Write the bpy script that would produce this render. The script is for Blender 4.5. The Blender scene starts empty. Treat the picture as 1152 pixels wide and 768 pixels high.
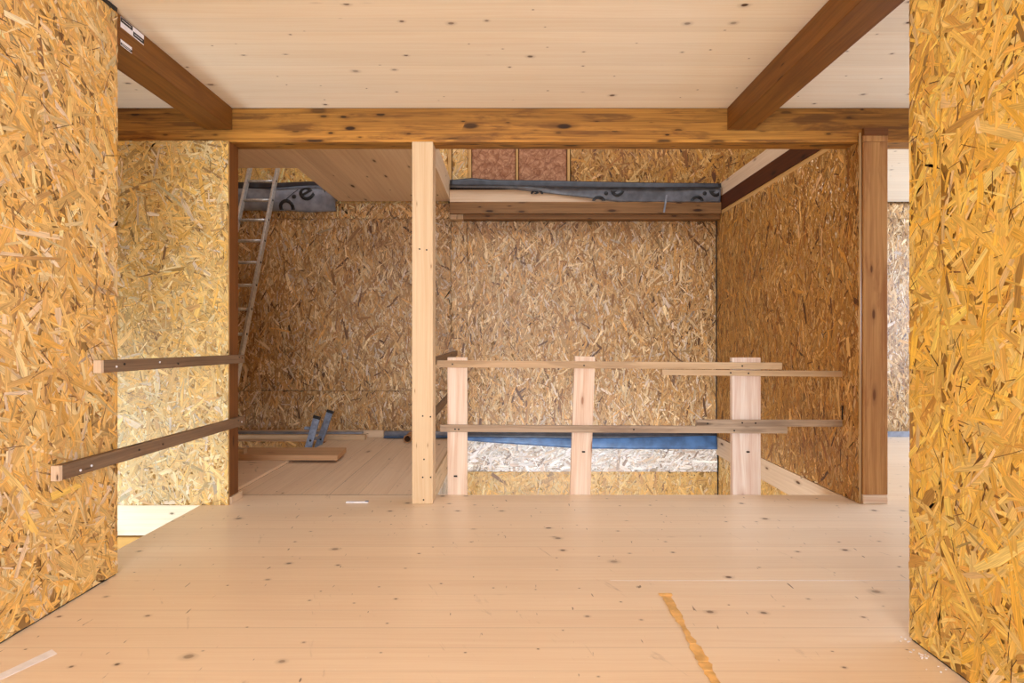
import bpy, bmesh, math, random
import numpy as np
from mathutils import Vector, Matrix

C = bpy.context.scene.collection
random.seed(7)
R = np.random.default_rng(11)

# ------------------------------------------------------------------ helpers
def lin(c):
    out = []
    for v in c[:3]:
        v = v / 255.0
        out.append(v / 12.92 if v <= 0.04045 else ((v + 0.055) / 1.055) ** 2.4)
    return (*out, 1.0)

class Nodes:
    def __init__(s, name):
        s.m = bpy.data.materials.new(name); s.m.use_nodes = True
        s.t = s.m.node_tree; s.b = s.t.nodes['Principled BSDF']
    def n(s, typ, **kw):
        nd = s.t.nodes.new(typ)
        for k, v in kw.items(): setattr(nd, k, v)
        return nd
    def put(s, sock, v):
        if v is None: return
        if isinstance(v, bpy.types.NodeSocket): s.t.links.new(v, sock)
        else: sock.default_value = v
    def math(s, op, a, b=None, c=None, clamp=False):
        nd = s.n('ShaderNodeMath', operation=op); nd.use_clamp = clamp
        for i, v in enumerate((a, b, c)): s.put(nd.inputs[i], v)
        return nd.outputs[0]
    def vec(s, x, y, z=0.0):
        nd = s.n('ShaderNodeCombineXYZ')
        for i, v in enumerate((x, y, z)): s.put(nd.inputs[i], v)
        return nd.outputs[0]
    def uv(s):
        nd = s.n('ShaderNodeUVMap'); nd.uv_map = 'UVMap'
        sp = s.n('ShaderNodeSeparateXYZ'); s.t.links.new(nd.outputs[0], sp.inputs[0])
        return sp.outputs[0], sp.outputs[1]
    def noise(s, v, scale=1.0, detail=3.0, rough=0.55, dist=0.0, dim='3D'):
        nd = s.n('ShaderNodeTexNoise', noise_dimensions=dim)
        s.put(nd.inputs['Vector'], v); nd.inputs['Scale'].default_value = scale
        nd.inputs['Detail'].default_value = detail; nd.inputs['Roughness'].default_value = rough
        nd.inputs['Distortion'].default_value = dist
        return nd.outputs[0]
    def white(s, w):
        nd = s.n('ShaderNodeTexWhiteNoise', noise_dimensions='1D'); s.put(nd.inputs['W'], w)
        return nd.outputs[0]
    def rng(s, v, a, b, c=0.0, d=1.0, smooth=True):
        nd = s.n('ShaderNodeMapRange'); nd.interpolation_type = 'SMOOTHSTEP' if smooth else 'LINEAR'
        for i, x in enumerate((v, a, b, c, d)): s.put(nd.inputs[i], x)
        return nd.outputs[0]
    def mix(s, f, a, b, blend='MIX'):
        nd = s.n('ShaderNodeMix', data_type='RGBA', blend_type=blend)
        s.put(nd.inputs[0], f); s.put(nd.inputs[6], a); s.put(nd.inputs[7], b)
        return nd.outputs[2]
    def gray(s, v):
        return s.vec(v, v, v)
    def bump(s, h, strength=0.2, dist=0.002):
        nd = s.n('ShaderNodeBump'); nd.inputs['Strength'].default_value = strength
        nd.inputs['Distance'].default_value = dist; s.put(nd.inputs['Height'], h)
        s.t.links.new(nd.outputs[0], s.b.inputs['Normal'])

def wood(name, light, dark, plank=0.0, tone=0.1, knots=0.5, kcell=(2.2, 7.0), krad=0.09, kcol=(70, 42, 22),
         figure=0.5, blotch=0.0, blotch_col=None, rough=0.6, seam=0.35, scratch=0.0, stripe=1.0, spec=0.3, dust=0.0):
    s = Nodes(name); u, v = s.uv()
    if plank:
        idx = s.math('FLOOR', s.math('DIVIDE', v, plank))
        rnd = s.white(idx)
    else:
        idx = s.math('FLOOR', s.math('DIVIDE', v, 3.0)); rnd = s.white(idx)
    uo = s.math('ADD', u, s.math('MULTIPLY', rnd, 17.0))
    wob = s.noise(s.vec(s.math('MULTIPLY', uo, 1.1), s.math('MULTIPLY', v, 5.0)), 1.0, 2.0)
    vw = s.math('ADD', v, s.math('MULTIPLY', s.math('SUBTRACT', wob, 0.5), 0.05))
    fine = s.noise(s.vec(s.math('MULTIPLY', uo, 2.5), s.math('MULTIPLY', vw, 170.0)), 1.0, 3.0)
    mid = s.noise(s.vec(s.math('MULTIPLY', uo, 0.9), s.math('MULTIPLY', vw, 42.0 * stripe)), 1.0, 4.0, 0.6)
    big = s.noise(s.vec(s.math('MULTIPLY', uo, 0.6), s.math('MULTIPLY', v, 3.0)), 1.0, 3.0)
    f = s.math('ADD', s.math('MULTIPLY', s.rng(mid, 0.36, 0.68), 0.55 * figure), s.math('MULTIPLY', s.rng(fine, 0.35, 0.7), 0.35 * figure))
    f = s.math('ADD', f, s.math('MULTIPLY', s.rng(big, 0.35, 0.7), 0.3 * figure), clamp=True)
    col = s.mix(f, lin(light), lin(dark))
    if blotch:
        bl = s.noise(s.vec(s.math('MULTIPLY', uo, 1.6), s.math('MULTIPLY', v, 11.0)), 1.0, 5.0, 0.65, 0.4)
        col = s.mix(s.math('MULTIPLY', s.rng(bl, 0.47, 0.62), blotch), col, lin(blotch_col or dark))
    if knots > 0:
        vo = s.n('ShaderNodeTexVoronoi', voronoi_dimensions='2D', feature='F1')
        kv = s.vec(s.math('MULTIPLY', s.math('ADD', uo, s.math('MULTIPLY', wob, 0.03)), kcell[0]), s.math('MULTIPLY', v, kcell[1]))
        s.put(vo.inputs['Vector'], kv); vo.inputs['Scale'].default_value = 1.0
        sp = s.n('ShaderNodeSeparateColor'); s.t.links.new(vo.outputs['Color'], sp.inputs[0])
        has = s.math('LESS_THAN', sp.outputs[0], knots)
        rad = s.math('MULTIPLY', s.math('ADD', s.math('MULTIPLY', s.math('POWER', sp.outputs[1], 3.0), 1.3), 0.35), krad)
        d = s.math('ADD', vo.outputs['Distance'], s.math('MULTIPLY', s.math('SUBTRACT', fine, 0.5), krad * 0.5))
        q = s.math('DIVIDE', d, rad)
        halo = s.math('MULTIPLY', s.rng(q, 1.0, 2.4, 1.0, 0.0), s.math('MULTIPLY', has, 0.3))
        core = s.math('MULTIPLY', s.rng(q, 0.55, 1.15, 1.0, 0.0), s.math('MULTIPLY', has, s.math('ADD', 0.45, s.math('MULTIPLY', sp.outputs[2], 0.55))))
        col = s.mix(halo, col, s.mix(0.55, lin(dark), lin(kcol)))
        col = s.mix(core, col, lin(kcol))
    if plank:
        tv = s.math('ADD', 1.0 - tone, s.math('MULTIPLY', s.white(s.math('ADD', idx, 31.7)), 2 * tone))
        col = s.mix(1.0, col, s.gray(tv), 'MULTIPLY')
        fr = s.math('FRACT', s.math('DIVIDE', v, plank))
        edge = s.math('LESS_THAN', s.math('MULTIPLY', s.math('MINIMUM', fr, s.math('SUBTRACT', 1.0, fr)), plank), 0.0013)
        sv = s.math('MULTIPLY', edge, s.math('MULTIPLY', s.white(s.math('ADD', idx, 5.3)), seam))
        col = s.mix(sv, col, lin([x * 0.35 for x in dark]))
    if scratch:
        dn = s.noise(s.vec(s.math('MULTIPLY', u, 46.0), s.math('MULTIPLY', v, 9.0)), 1.0, 2.0, 0.5, 0.3)
        col = s.mix(s.math('MULTIPLY', s.rng(dn, 0.71, 0.76), 0.75), col, lin(kcol))
        sc = s.noise(s.vec(s.math('MULTIPLY', s.math('ADD', u, s.math('MULTIPLY', v, 0.5)), 14.0), s.math('MULTIPLY', v, 3.0)), 1.0, 4.0, 0.7, 0.6)
        col = s.mix(s.math('MULTIPLY', s.rng(sc, 0.64, 0.74), scratch), col, lin([x * 0.62 for x in dark]))
        st = s.noise(s.vec(s.math('MULTIPLY', u, 0.8), s.math('MULTIPLY', v, 1.4)), 1.0, 5.0, 0.6)
        col = s.mix(s.math('MULTIPLY', s.rng(st, 0.5, 0.75), scratch * 0.5), col, lin(dark))
    if dust:
        du = s.noise(s.vec(s.math('MULTIPLY', u, 60.0), s.math('MULTIPLY', v, 60.0)), 1.0, 2.0)
        col = s.mix(s.math('MULTIPLY', s.rng(du, 0.72, 0.78), dust), col, lin((245, 238, 228)))
    s.put(s.b.inputs['Base Color'], col)
    s.b.inputs['Roughness'].default_value = rough; s.b.inputs['Specular IOR Level'].default_value = spec
    s.bump(s.math('ADD', mid, fine), 0.12, 0.0015)
    return s.m

def plain(name, rgb, rough=0.5, metal=0.0, var=0.12, scale=30.0, bump=0.0):
    s = Nodes(name)
    tc = s.n('ShaderNodeTexCoord'); nz = s.noise(tc.outputs['Object'], scale, 4.0)
    col = s.mix(s.rng(nz, 0.3, 0.7), lin([c * (1 - var) for c in rgb]), lin([min(255, c * (1 + var)) for c in rgb]))
    s.put(s.b.inputs['Base Color'], col); s.b.inputs['Roughness'].default_value = rough; s.b.inputs['Metallic'].default_value = metal
    if bump: s.bump(nz, bump, 0.01)
    return s.m

def osb_mat():
    s = Nodes('osb')
    at = s.n('ShaderNodeAttribute'); at.attribute_name = 'Col'
    u, v = s.uv()
    g = s.noise(s.vec(s.math('MULTIPLY', u, 10.0), s.math('MULTIPLY', v, 260.0)), 1.0, 3.0, 0.6)
    g2 = s.noise(s.vec(s.math('MULTIPLY', u, 5.0), s.math('MULTIPLY', v, 45.0)), 1.0, 2.0, 0.6)
    k = s.math('ADD', s.rng(g, 0.28, 0.72, 0.70, 1.12), s.rng(g2, 0.3, 0.7, -0.13, 0.12))
    col = s.mix(1.0, at.outputs['Color'], s.gray(k), 'MULTIPLY')
    s.put(s.b.inputs['Base Color'], col)
    s.b.inputs['Roughness'].default_value = 0.42; s.b.inputs['Specular IOR Level'].default_value = 0.5
    s.bump(g, 0.3, 0.001)
    return s.m

M = {}
M['osb'] = osb_mat()
M['ceiling'] = wood('ceiling_spruce', (244, 234, 214), (230, 212, 184), plank=0.117, tone=0.03, knots=0.5, kcell=(4.4, 6.2), krad=0.06, kcol=(76, 46, 24), figure=0.6, seam=0.35, rough=0.65)
M['floor'] = wood('floor_spruce', (240, 220, 194), (224, 196, 166), plank=0.14, tone=0.03, knots=0.55, kcell=(4.6, 6.0), krad=0.055, kcol=(66, 40, 22), figure=0.55, seam=0.5, scratch=0.35, rough=0.38, dust=0.4, spec=0.5)
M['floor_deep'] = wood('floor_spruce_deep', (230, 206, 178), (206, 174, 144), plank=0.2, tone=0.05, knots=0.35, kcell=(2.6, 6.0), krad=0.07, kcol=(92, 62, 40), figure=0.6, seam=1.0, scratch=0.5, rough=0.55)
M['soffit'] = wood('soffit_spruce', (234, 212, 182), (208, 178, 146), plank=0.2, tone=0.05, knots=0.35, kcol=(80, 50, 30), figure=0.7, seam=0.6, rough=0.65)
M['girder'] = wood('girder_stained', (204, 146, 66), (104, 64, 22), plank=0.057, tone=0.26, knots=0.8, kcell=(3.6, 10.0), krad=0.14, kcol=(50, 28, 12), figure=0.75, blotch=0.75, blotch_col=(106, 68, 34), seam=0.5, rough=0.5)
M['joist'] = wood('joist_stained', (136, 88, 32), (86, 50, 14), plank=0.0, knots=0.3, kcell=(2.0, 9.0), krad=0.12, kcol=(60, 28, 8), figure=0.7, blotch=0.3, blotch_col=(86, 44, 14), rough=0.5)
M['joist_dark'] = wood('header_stained', (84, 40, 14), (46, 18, 6), knots=0.3, kcol=(30, 14, 6), figure=0.6, rough=0.55)
M['header'] = wood('header_brown', (150, 110, 68), (98, 64, 34), plank=0.055, tone=0.1, knots=0.6, kcell=(3.0, 10.0), krad=0.15, kcol=(52, 28, 12), figure=0.7, rough=0.55)
M['post_pale'] = wood('post_pale', (230, 206, 170), (210, 172, 128), knots=0.3, kcell=(2.4, 12.0), krad=0.09, kcol=(130, 80, 42), figure=0.7, rough=0.55)
M['post_pink'] = wood('post_pinkish', (250, 238, 222), (220, 180, 150), knots=0.3, kcell=(2.4, 9.0), krad=0.09, kcol=(140, 88, 56), figure=0.9, rough=0.55, stripe=0.6)
M['post_white'] = wood('post_whitish', (248, 238, 228), (204, 160, 136), knots=0.3, kcell=(2.4, 7.0), krad=0.09, kcol=(170, 120, 90), figure=0.8, rough=0.55, stripe=0.5)
M['post_brown'] = wood('post_brown', (212, 166, 110), (158, 106, 60), knots=0.45, kcell=(2.4, 9.0), krad=0.13, kcol=(84, 42, 20), figure=0.8, blotch=0.4, blotch_col=(140, 80, 38), rough=0.5)
M['post_red'] = wood('post_redbrown', (132, 84, 42), (94, 54, 22), knots=0.4, kcell=(2.4, 9.0), krad=0.13, kcol=(64, 30, 12), figure=0.7, rough=0.55)
M['rail'] = wood('rail_weathered', (216, 188, 152), (178, 146, 112), knots=0.4, kcell=(2.0, 14.0), krad=0.12, kcol=(70, 48, 32), figure=0.8, blotch=0.35, blotch_col=(128, 100, 76), rough=0.65)
M['rail_grey'] = wood('rail_grey', (200, 178, 154), (150, 128, 108), knots=0.4, kcell=(2.0, 14.0), krad=0.12, kcol=(70, 48, 32), figure=0.8, blotch=0.5, blotch_col=(118, 98, 84), rough=0.7)
M['rail_dark'] = wood('rail_dark', (142, 116, 90), (96, 76, 58), knots=0.4, kcell=(2.0, 14.0), krad=0.12, kcol=(50, 32, 20), figure=0.8, blotch=0.5, blotch_col=(112, 84, 60), rough=0.7)
M['board_pale'] = wood('board_pale', (226, 200, 170), (196, 164, 130), knots=0.45, kcell=(3.0, 9.0), krad=0.08, kcol=(80, 52, 34), figure=0.6, rough=0.6)
M['board_white'] = wood('board_white', (244, 234, 208), (226, 206, 166), knots=0.45, kcell=(5.0, 9.0), krad=0.16, kcol=(120, 100, 70), figure=0.6, rough=0.6)
M['board_yellow'] = wood('board_yellow', (226, 178, 98), (196, 140, 66), plank=0.14, knots=0.3, figure=0.6, rough=0.6)
M['plank'] = wood('plank_loose', (206, 168, 128), (168, 124, 86), plank=0.2, tone=0.06, knots=0.35, kcol=(84, 52, 30), figure=0.7, rough=0.6)
M['stud'] = wood('stud_pine', (212, 170, 108), (184, 136, 78), knots=0.2, figure=0.6, rough=0.6)
M['alu'] = plain('aluminium', (196, 194, 190), 0.36, 0.45, 0.08, 40)
M['alu_blue'] = plain('aluminium_coated', (132, 146, 170), 0.45, 0.3, 0.12, 30)
M['black'] = plain('black_plastic', (26, 25, 26), 0.5)
M['screw'] = plain('screw_steel', (52, 46, 42), 0.45, 0.6)
M['white'] = plain('white_paper', (238, 236, 240), 0.6, 0, 0.03)
M['membrane'] = plain('membrane_grey', (134, 138, 148), 0.28, 0.0, 0.12, 9.0)
M['membrane_mid'] = plain('membrane_mid', (98, 102, 110), 0.3, 0.0, 0.14, 9.0)
M['membrane_dark'] = plain('membrane_dark', (46, 46, 52), 0.35, 0.0, 0.2, 12.0)
M['membrane_blue'] = plain('membrane_blue', (64, 98, 140), 0.35, 0.0, 0.16, 7.0, 0.1)
M['dark'] = plain('dark_gap', (34, 24, 16), 0.9)
M['cardboard'] = plain('cardboard', (170, 124, 82), 0.8)
M['glue'] = plain('dried_glue', (222, 178, 112), 0.5, 0, 0.1, 18)

def insul():
    s = Nodes('wood_fibre_insulation'); tc = s.n('ShaderNodeTexCoord'); o = tc.outputs['Object']
    n1 = s.noise(o, 14.0, 6.0, 0.7, 1.2); n2 = s.noise(o, 5.0, 3.0)
    vo = s.n('ShaderNodeTexVoronoi', feature='DISTANCE_TO_EDGE'); s.put(vo.inputs['Vector'], s.mix(0.12, o, s.vec(n1, n2, n1))); vo.inputs['Scale'].default_value = 12.0
    c = s.mix(s.rng(n1, 0.35, 0.68), lin((152, 100, 68)), lin((202, 152, 116)))
    c = s.mix(s.rng(vo.outputs[0], 0.0, 0.09, 0.55, 0.0), c, lin((110, 60, 40)))
    s.put(s.b.inputs['Base Color'], c); s.b.inputs['Roughness'].default_value = 0.9; s.bump(n1, 0.6, 0.01)
    return s.m
M['insul'] = insul()

class MB:
    """collects shapes and links them as one mesh object with a grain-aligned UV map"""
    def __init__(s): s.v, s.f, s.uv = [], [], []
    def obox(s, c, ax, h, grain=0, off=None):
        c = Vector(c); ax = [Vector(a).normalized() for a in ax]
        off = off or (random.uniform(0, 9), random.uniform(0, 9))
        b = len(s.v)
        for i in (-1, 1):
            for j in (-1, 1):
                for k in (-1, 1):
                    s.v.append(c + ax[0] * (i * h[0]) + ax[1] * (j * h[1]) + ax[2] * (k * h[2]))
        quads = [((0, 1, 3, 2), 0), ((4, 6, 7, 5), 0), ((0, 4, 5, 1), 1), ((2, 3, 7, 6), 1), ((0, 2, 6, 4), 2), ((1, 5, 7, 3), 2)]
        for n, (q, nax) in enumerate(quads):
            s.f.append([b + i for i in q])
            oth = [a for a in range(3) if a != nax]
            if grain in oth: gu, gv = grain, [a for a in oth if a != grain][0]
            else: gu, gv = oth
            for i in q:
                d = s.v[b + i] - c
                s.uv.append((d.dot(ax[gu]) + off[0] + (3.1 * nax), d.dot(ax[gv]) + off[1] + 1.7 * n))
        return s
    def box(s, x0, x1, y0, y1, z0, z1, grain='x', off=None):
        return s.obox(((x0 + x1) / 2, (y0 + y1) / 2, (z0 + z1) / 2), ((1, 0, 0), (0, 1, 0), (0, 0, 1)),
                      ((x1 - x0) / 2, (y1 - y0) / 2, (z1 - z0) / 2), 'xyz'.index(grain), off)
    def bar(s, p0, p1, w, t, side=(0, 1, 0), off=None):
        """board from p0 to p1; t its thickness along side, w the other way"""
        p0, p1 = Vector(p0), Vector(p1); d = (p1 - p0); L = d.length; d.normalize()
        sd = Vector(side); sd = (sd - d * sd.dot(d)).normalized(); up = d.cross(sd)
        return s.obox((p0 + p1) / 2, (d, sd, up), (L / 2, t / 2, w / 2), 0, off)
    def tube(s, p0, p1, r, n=12, r1=None, cap=True):
        p0, p1 = Vector(p0), Vector(p1); d = (p1 - p0).normalized()
        a = d.orthogonal().normalized(); bb = d.cross(a); b = len(s.v); r1 = r if r1 is None else r1
        L = (p1 - p0).length
        for i in range(n):
            t = 2 * math.pi * i / n; e = a * math.cos(t) + bb * math.sin(t)
            s.v.append(p0 + e * r); s.v.append(p1 + e * r1)
        for i in range(n):
            j = (i + 1) % n
            s.f.append([b + 2 * i, b + 2 * j, b + 2 * j + 1, b + 2 * i + 1])
            s.uv += [(0, i * .01), (0, i * .01 + .01), (L, i * .01 + .01), (L, i * .01)]
        if cap:
            s.f.append([b + 2 * i for i in range(n)][::-1]); s.uv += [(0, 0)] * n
            s.f.append([b + 2 * i + 1 for i in range(n)]); s.uv += [(0, 0)] * n
        return s
    def poly(s, pts):
        b = len(s.v); s.v += [Vector(p) for p in pts]; s.f.append(list(range(b, b + len(pts)))); s.uv += [(p[0], p[1]) for p in pts]
        return s
    def prism(s, pts, d):
        """closed prism: polygon pts pushed along d"""
        n = len(pts); b = len(s.v); d = Vector(d); pts = [Vector(p) for p in pts]
        s.v += pts + [p + d for p in pts]
        s.f.append(list(range(b, b + n))[::-1]); s.uv += [(p.x, p.y) for p in pts[::-1]]
        s.f.append(list(range(b + n, b + 2 * n))); s.uv += [(p.x, p.y) for p in pts]
        for i in range(n):
            j = (i + 1) % n
            s.f.append([b + i, b + j, b + n + j, b + n + i]); s.uv += [(0, 0), (.1, 0), (.1, .1), (0, .1)]
        return s
    def build(s, name, mat, parent=None, bevel=0.0, smooth=False):
        me = bpy.data.meshes.new(name)
        org = Vector((0, 0, 0))
        if parent is not None: org = parent.matrix_world.translation.copy() if parent.parent is None else (parent.parent.location + parent.location)
        me.from_pydata([tuple(v - org) for v in s.v], [], s.f)
        uvl = me.uv_layers.new(name='UVMap'); uvl.data.foreach_set('uv', np.array(s.uv, dtype=np.float32).ravel())
        bm = bmesh.new(); bm.from_mesh(me); bmesh.ops.recalc_face_normals(bm, faces=bm.faces); bm.to_mesh(me); bm.free()
        me.materials.append(mat)
        if smooth: me.shade_smooth()
        o = bpy.data.objects.new(name, me); C.objects.link(o)
        if parent is not None: o.parent = parent
        if bevel:
            md = o.modifiers.new('edge', 'BEVEL'); md.width = bevel; md.segments = 2; md.limit_method = 'ANGLE'
        return o

def tag(o, label, cat, group=None, kind=None):
    o['label'] = label; o['category'] = cat
    if group: o['group'] = group
    if kind: o['kind'] = kind
    return o
def struct(o): o['kind'] = 'structure'; return o
def thing(name, label, cat, loc, group=None):
    o = bpy.data.objects.new(name, None); C.objects.link(o); o.location = loc; o.empty_display_size = 0.1
    bpy.context.view_layer.update()
    return tag(o, label, cat, group)

# ------------------------------------------------------------------ OSB: boards pressed from real overlapping strands
PAL_STRAW = ([(242, 200, 122), (246, 222, 166), (242, 184, 86), (206, 154, 90), (130, 88, 54), (240, 216, 186), (224, 178, 106)], [.33, .15, .25, .08, .02, .05, .12])
PAL_GOLD = ([(248, 208, 106), (248, 220, 142), (248, 194, 74), (218, 160, 72), (132, 88, 44), (242, 212, 164), (234, 186, 98)], [.34, .16, .25, .08, .02, .04, .11])  # same board as straw, warm light on the right wall put into the tint
PAL_BROWN = ([(196, 156, 102), (222, 192, 146), (196, 146, 82), (156, 110, 62), (100, 66, 38), (210, 188, 164), (178, 132, 80)], [.27, .18, .20, .12, .04, .075, .115])  # same board as straw, darkened for the dim light of the rear rooms
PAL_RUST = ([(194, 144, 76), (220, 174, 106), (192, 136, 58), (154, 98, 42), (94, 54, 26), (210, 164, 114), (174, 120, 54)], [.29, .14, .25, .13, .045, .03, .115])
PAL_LIT_WHITE = ([(232, 224, 210), (244, 238, 230), (226, 200, 168), (200, 174, 152), (146, 124, 108), (238, 230, 226), (222, 208, 194)], [.26, .24, .12, .12, .04, .11, .11])  # pale strands with the daylight from below put into their colour

def osb(name, P0, U, V, rects, pal, lean=90.0, spread=50.0, size=1.0, dens=1.0, thick=0.016, seed=0, calm=.36, col_edge=None, vr=(.76, 1.15), slim=.92):
    """sheets in the plane P0 + u U + v V, strands on the side of U x V"""
    rng = np.random.default_rng(100 + seed)
    P0 = np.array(P0, float); U = np.array(U, float); V = np.array(V, float); N = np.cross(U, V)
    vs, cols, uvs, loops, starts, tot = [], [], [], [], [], []
    nv = 0; nl = 0
    pl = np.array([lin(c)[:3] for c in pal[0]]); pw = np.array(pal[1]) / sum(pal[1])
    mean = (pl * pw[:, None]).sum(0)
    back = np.array(lin(col_edge)) if col_edge else np.append(mean * np.array((.82, .78, .72)), 1.0)
    def quad_verts(a):   # backing box corners
        nonlocal nv, nl
        (u0, v0, u1, v1) = a
        pts = [P0 + u * U + v * V + w * N for w in (-thick, 0.0) for (u, v) in ((u0, v0), (u1, v0), (u1, v1), (u0, v1))]
        vs.append(np.array(pts)); cols.append(np.tile(back, (8, 1)))
        F = [(4, 5, 6, 7), (0, 3, 2, 1), (0, 1, 5, 4), (1, 2, 6, 5), (2, 3, 7, 6), (3, 0, 4, 7)]
        for f in F:
            loops.append(np.array(f) + nv); starts.append(np.array([nl])); tot.append(np.array([4])); nl += 4
            uvs.append(np.array([(0, 0), (.3, 0), (.3, .02), (0, .02)]))
        nv += 8
    for ri, a in enumerate(rects):
        quad_verts(a[:4])
        u0, v0, u1, v1 = a[:4]; area = (u1 - u0) * (v1 - v0)
        for kind, (cnt, l0, ls, w0, ws, dlo, dhi) in enumerate(((1500, .115, .40, .017, .45, 0.0004, 0.0022), (1100, .05, .45, .007, .5, 0.0008, 0.0026),
                                                 (130, .19, .3, .028, .35, 0.0010, 0.0025), (260, .045, .4, .0022, .35, 0.0016, 0.0028))):
            n = max(4, int(area * cnt * dens / size ** 2))
            L = np.clip(l0 * np.exp(rng.normal(0, ls, n)), .015, .34) * size
            L = L * (slim ** -.35); W = np.clip(w0 * slim * np.exp(rng.normal(0, ws, n)), .002, .075) * size
            ang = np.radians(lean + rng.normal(0, spread, n))
            cu = rng.uniform(u0, u1, n); cv = rng.uniform(v0, v1, n)
            # six-cornered splinter with ragged ends
            j = rng.uniform(0, .22, (n, 4)) * np.minimum(L, 4 * W)[:, None]
            x = np.stack([-L / 2 + j[:, 0], rng.uniform(-.2, .2, n) * L, L / 2 - j[:, 1], L / 2 - j[:, 2], rng.uniform(-.2, .2, n) * L, -L / 2 + j[:, 3]], 1)
            e = rng.uniform(.35, 1.0, (n, 6)); e[:, 1] = rng.uniform(.85, 1.15, n); e[:, 4] = rng.uniform(.85, 1.15, n)
            y = np.stack([-e[:, 0], -e[:, 1], -e[:, 2], e[:, 3], e[:, 4], e[:, 5]], 1) * W[:, None] / 2
            y += (x ** 2) * (rng.normal(0, .5, n))[:, None]
            ca, sa = np.cos(ang)[:, None], np.sin(ang)[:, None]
            uu = np.clip(cu[:, None] + x * ca - y * sa, u0, u1); vv = np.clip(cv[:, None] + x * sa + y * ca, v0, v1)
            d = rng.uniform(dlo, dhi, n)[:, None] + x * np.tan(np.radians(rng.normal(0, .45, n)))[:, None] + y * np.tan(np.radians(rng.normal(0, 1.6, n)))[:, None]
            d = np.maximum(d, 0.0002 + rng.uniform(0, .0002, n)[:, None])
            P = P0 + uu[..., None] * U + vv[..., None] * V + d[..., None] * N
            c = pl[rng.choice(len(pl), n, p=pw)]
            cm = np.where(rng.uniform(0, 1, n) < .8, calm, .12)[:, None]
            c = (c * (1 - cm) + mean * cm) * rng.uniform(vr[0], vr[1], n)[:, None]
            if kind == 2: c = c * rng.choice([1.0, 1.14, .66], n, p=[.5, .42, .08])[:, None]
            if kind == 1: c = c * rng.choice([1.0, .86, .55], n, p=[.74, .2, .06])[:, None]
            if kind == 3: c = np.array(lin((96, 60, 34))[:3]) * rng.uniform(.5, 1.8, n)[:, None]
            if len(a) > 4: c = c * np.array(a[4])
            vs.append(P.reshape(-1, 3)); cols.append(np.concatenate([np.repeat(np.clip(c, 0, .95), 6, 0), np.ones((n * 6, 1))], 1))
            loops.append(np.arange(n * 6) + nv); starts.append(nl + np.arange(n) * 6); tot.append(np.full(n, 6))
            uvs.append(np.stack([x + rng.uniform(0, 50, n)[:, None], y + rng.uniform(0, 50, n)[:, None]], -1).reshape(-1, 2))
            nv += n * 6; nl += n * 6
    me = bpy.data.meshes.new(name)
    vs = np.concatenate(vs); cols = np.concatenate(cols); uvs = np.concatenate(uvs)
    loops = np.concatenate(loops); starts = np.concatenate(starts)
    me.vertices.add(len(vs)); me.vertices.foreach_set('co', vs.astype(np.float32).ravel())
    me.loops.add(len(loops)); me.loops.foreach_set('vertex_index', loops.astype(np.int32))
    me.polygons.add(len(starts)); me.polygons.foreach_set('loop_start', starts.astype(np.int32))
    me.update(calc_edges=True)
    at = me.attributes.new('Col', 'FLOAT_COLOR', 'POINT'); at.data.foreach_set('color', cols.astype(np.float32).ravel())
    ul = me.uv_layers.new(name='UVMap'); ul.data.foreach_set('uv', uvs.astype(np.float32).ravel())
    me.materials.append(M['osb'])
    o = bpy.data.objects.new(name, me); C.objects.link(o)
    return o

# ------------------------------------------------------------------ sizes (metres; camera at the origin, 1.09 m up, looking along +y)
H = 1.09; F = 640.0; CX, CY = 574.0, 381.0
def at(px, py, Y): return Vector(((px - CX) / F * Y, Y, H + (CY - py) / F * Y))
XL, XR = -1.82, 1.45           # faces of the two near partitions
YL, YR = 2.64, 2.07            # where they end
XE = -2.03                     # edge of the floor by the left stair
CEIL, SLABTOP = 2.62, 2.80
YG0, YG1 = 3.77, 3.91          # girder
YB = 6.35                      # far wall
YF = 3.975                     # front edge of the stair opening
XS, XW = -0.62, 2.305          # stair opening left / right
XH = -1.95                     # ladder opening edge

# ------------------------------------------------------------------ setting: floors and ceilings
f = MB()
f.box(XE, 6.4, -3.0, YF - 0.0, -0.2, 0.0, 'x', (0.3, 0.2))
fl = struct(f.build('floor', M['floor']))
f = MB(); f.box(-6, XE, -3.0, 1.2, -0.2, 0.0, 'x'); struct(f.build('floor', M['floor']))
f = MB(); f.box(2.325, 6.4, YF, YB, -0.2, 0.0, 'x', (1.3, 0.9)); struct(f.build('floor', M['floor']))
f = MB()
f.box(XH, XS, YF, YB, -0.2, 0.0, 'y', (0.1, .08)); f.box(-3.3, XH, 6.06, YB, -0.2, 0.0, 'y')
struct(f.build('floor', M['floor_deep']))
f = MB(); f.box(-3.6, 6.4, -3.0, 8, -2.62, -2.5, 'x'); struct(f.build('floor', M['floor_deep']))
f = MB(); f.box(-3.6, 6.4, -3.0, YG0 + .07, CEIL, SLABTOP, 'x', (0.5, 0.031)); struct(f.build('ceiling', M['ceiling']))
f = MB(); f.box(2.48, 6.4, YG0 + .07, YB, CEIL, SLABTOP, 'x'); struct(f.build('ceiling', M['ceiling']))
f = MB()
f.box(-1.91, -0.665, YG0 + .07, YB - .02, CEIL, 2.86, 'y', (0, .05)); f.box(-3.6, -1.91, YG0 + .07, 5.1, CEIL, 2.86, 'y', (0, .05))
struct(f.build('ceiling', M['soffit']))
f = MB(); f.box(-3.6, 6.4, 2.0, 6.6, 5.2, 5.3, 'x'); struct(f.build('ceiling', M['ceiling']))

# ------------------------------------------------------------------ setting: OSB walls
X, Yv, Z = (1, 0, 0), (0, 1, 0), (0, 0, 1)
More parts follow.
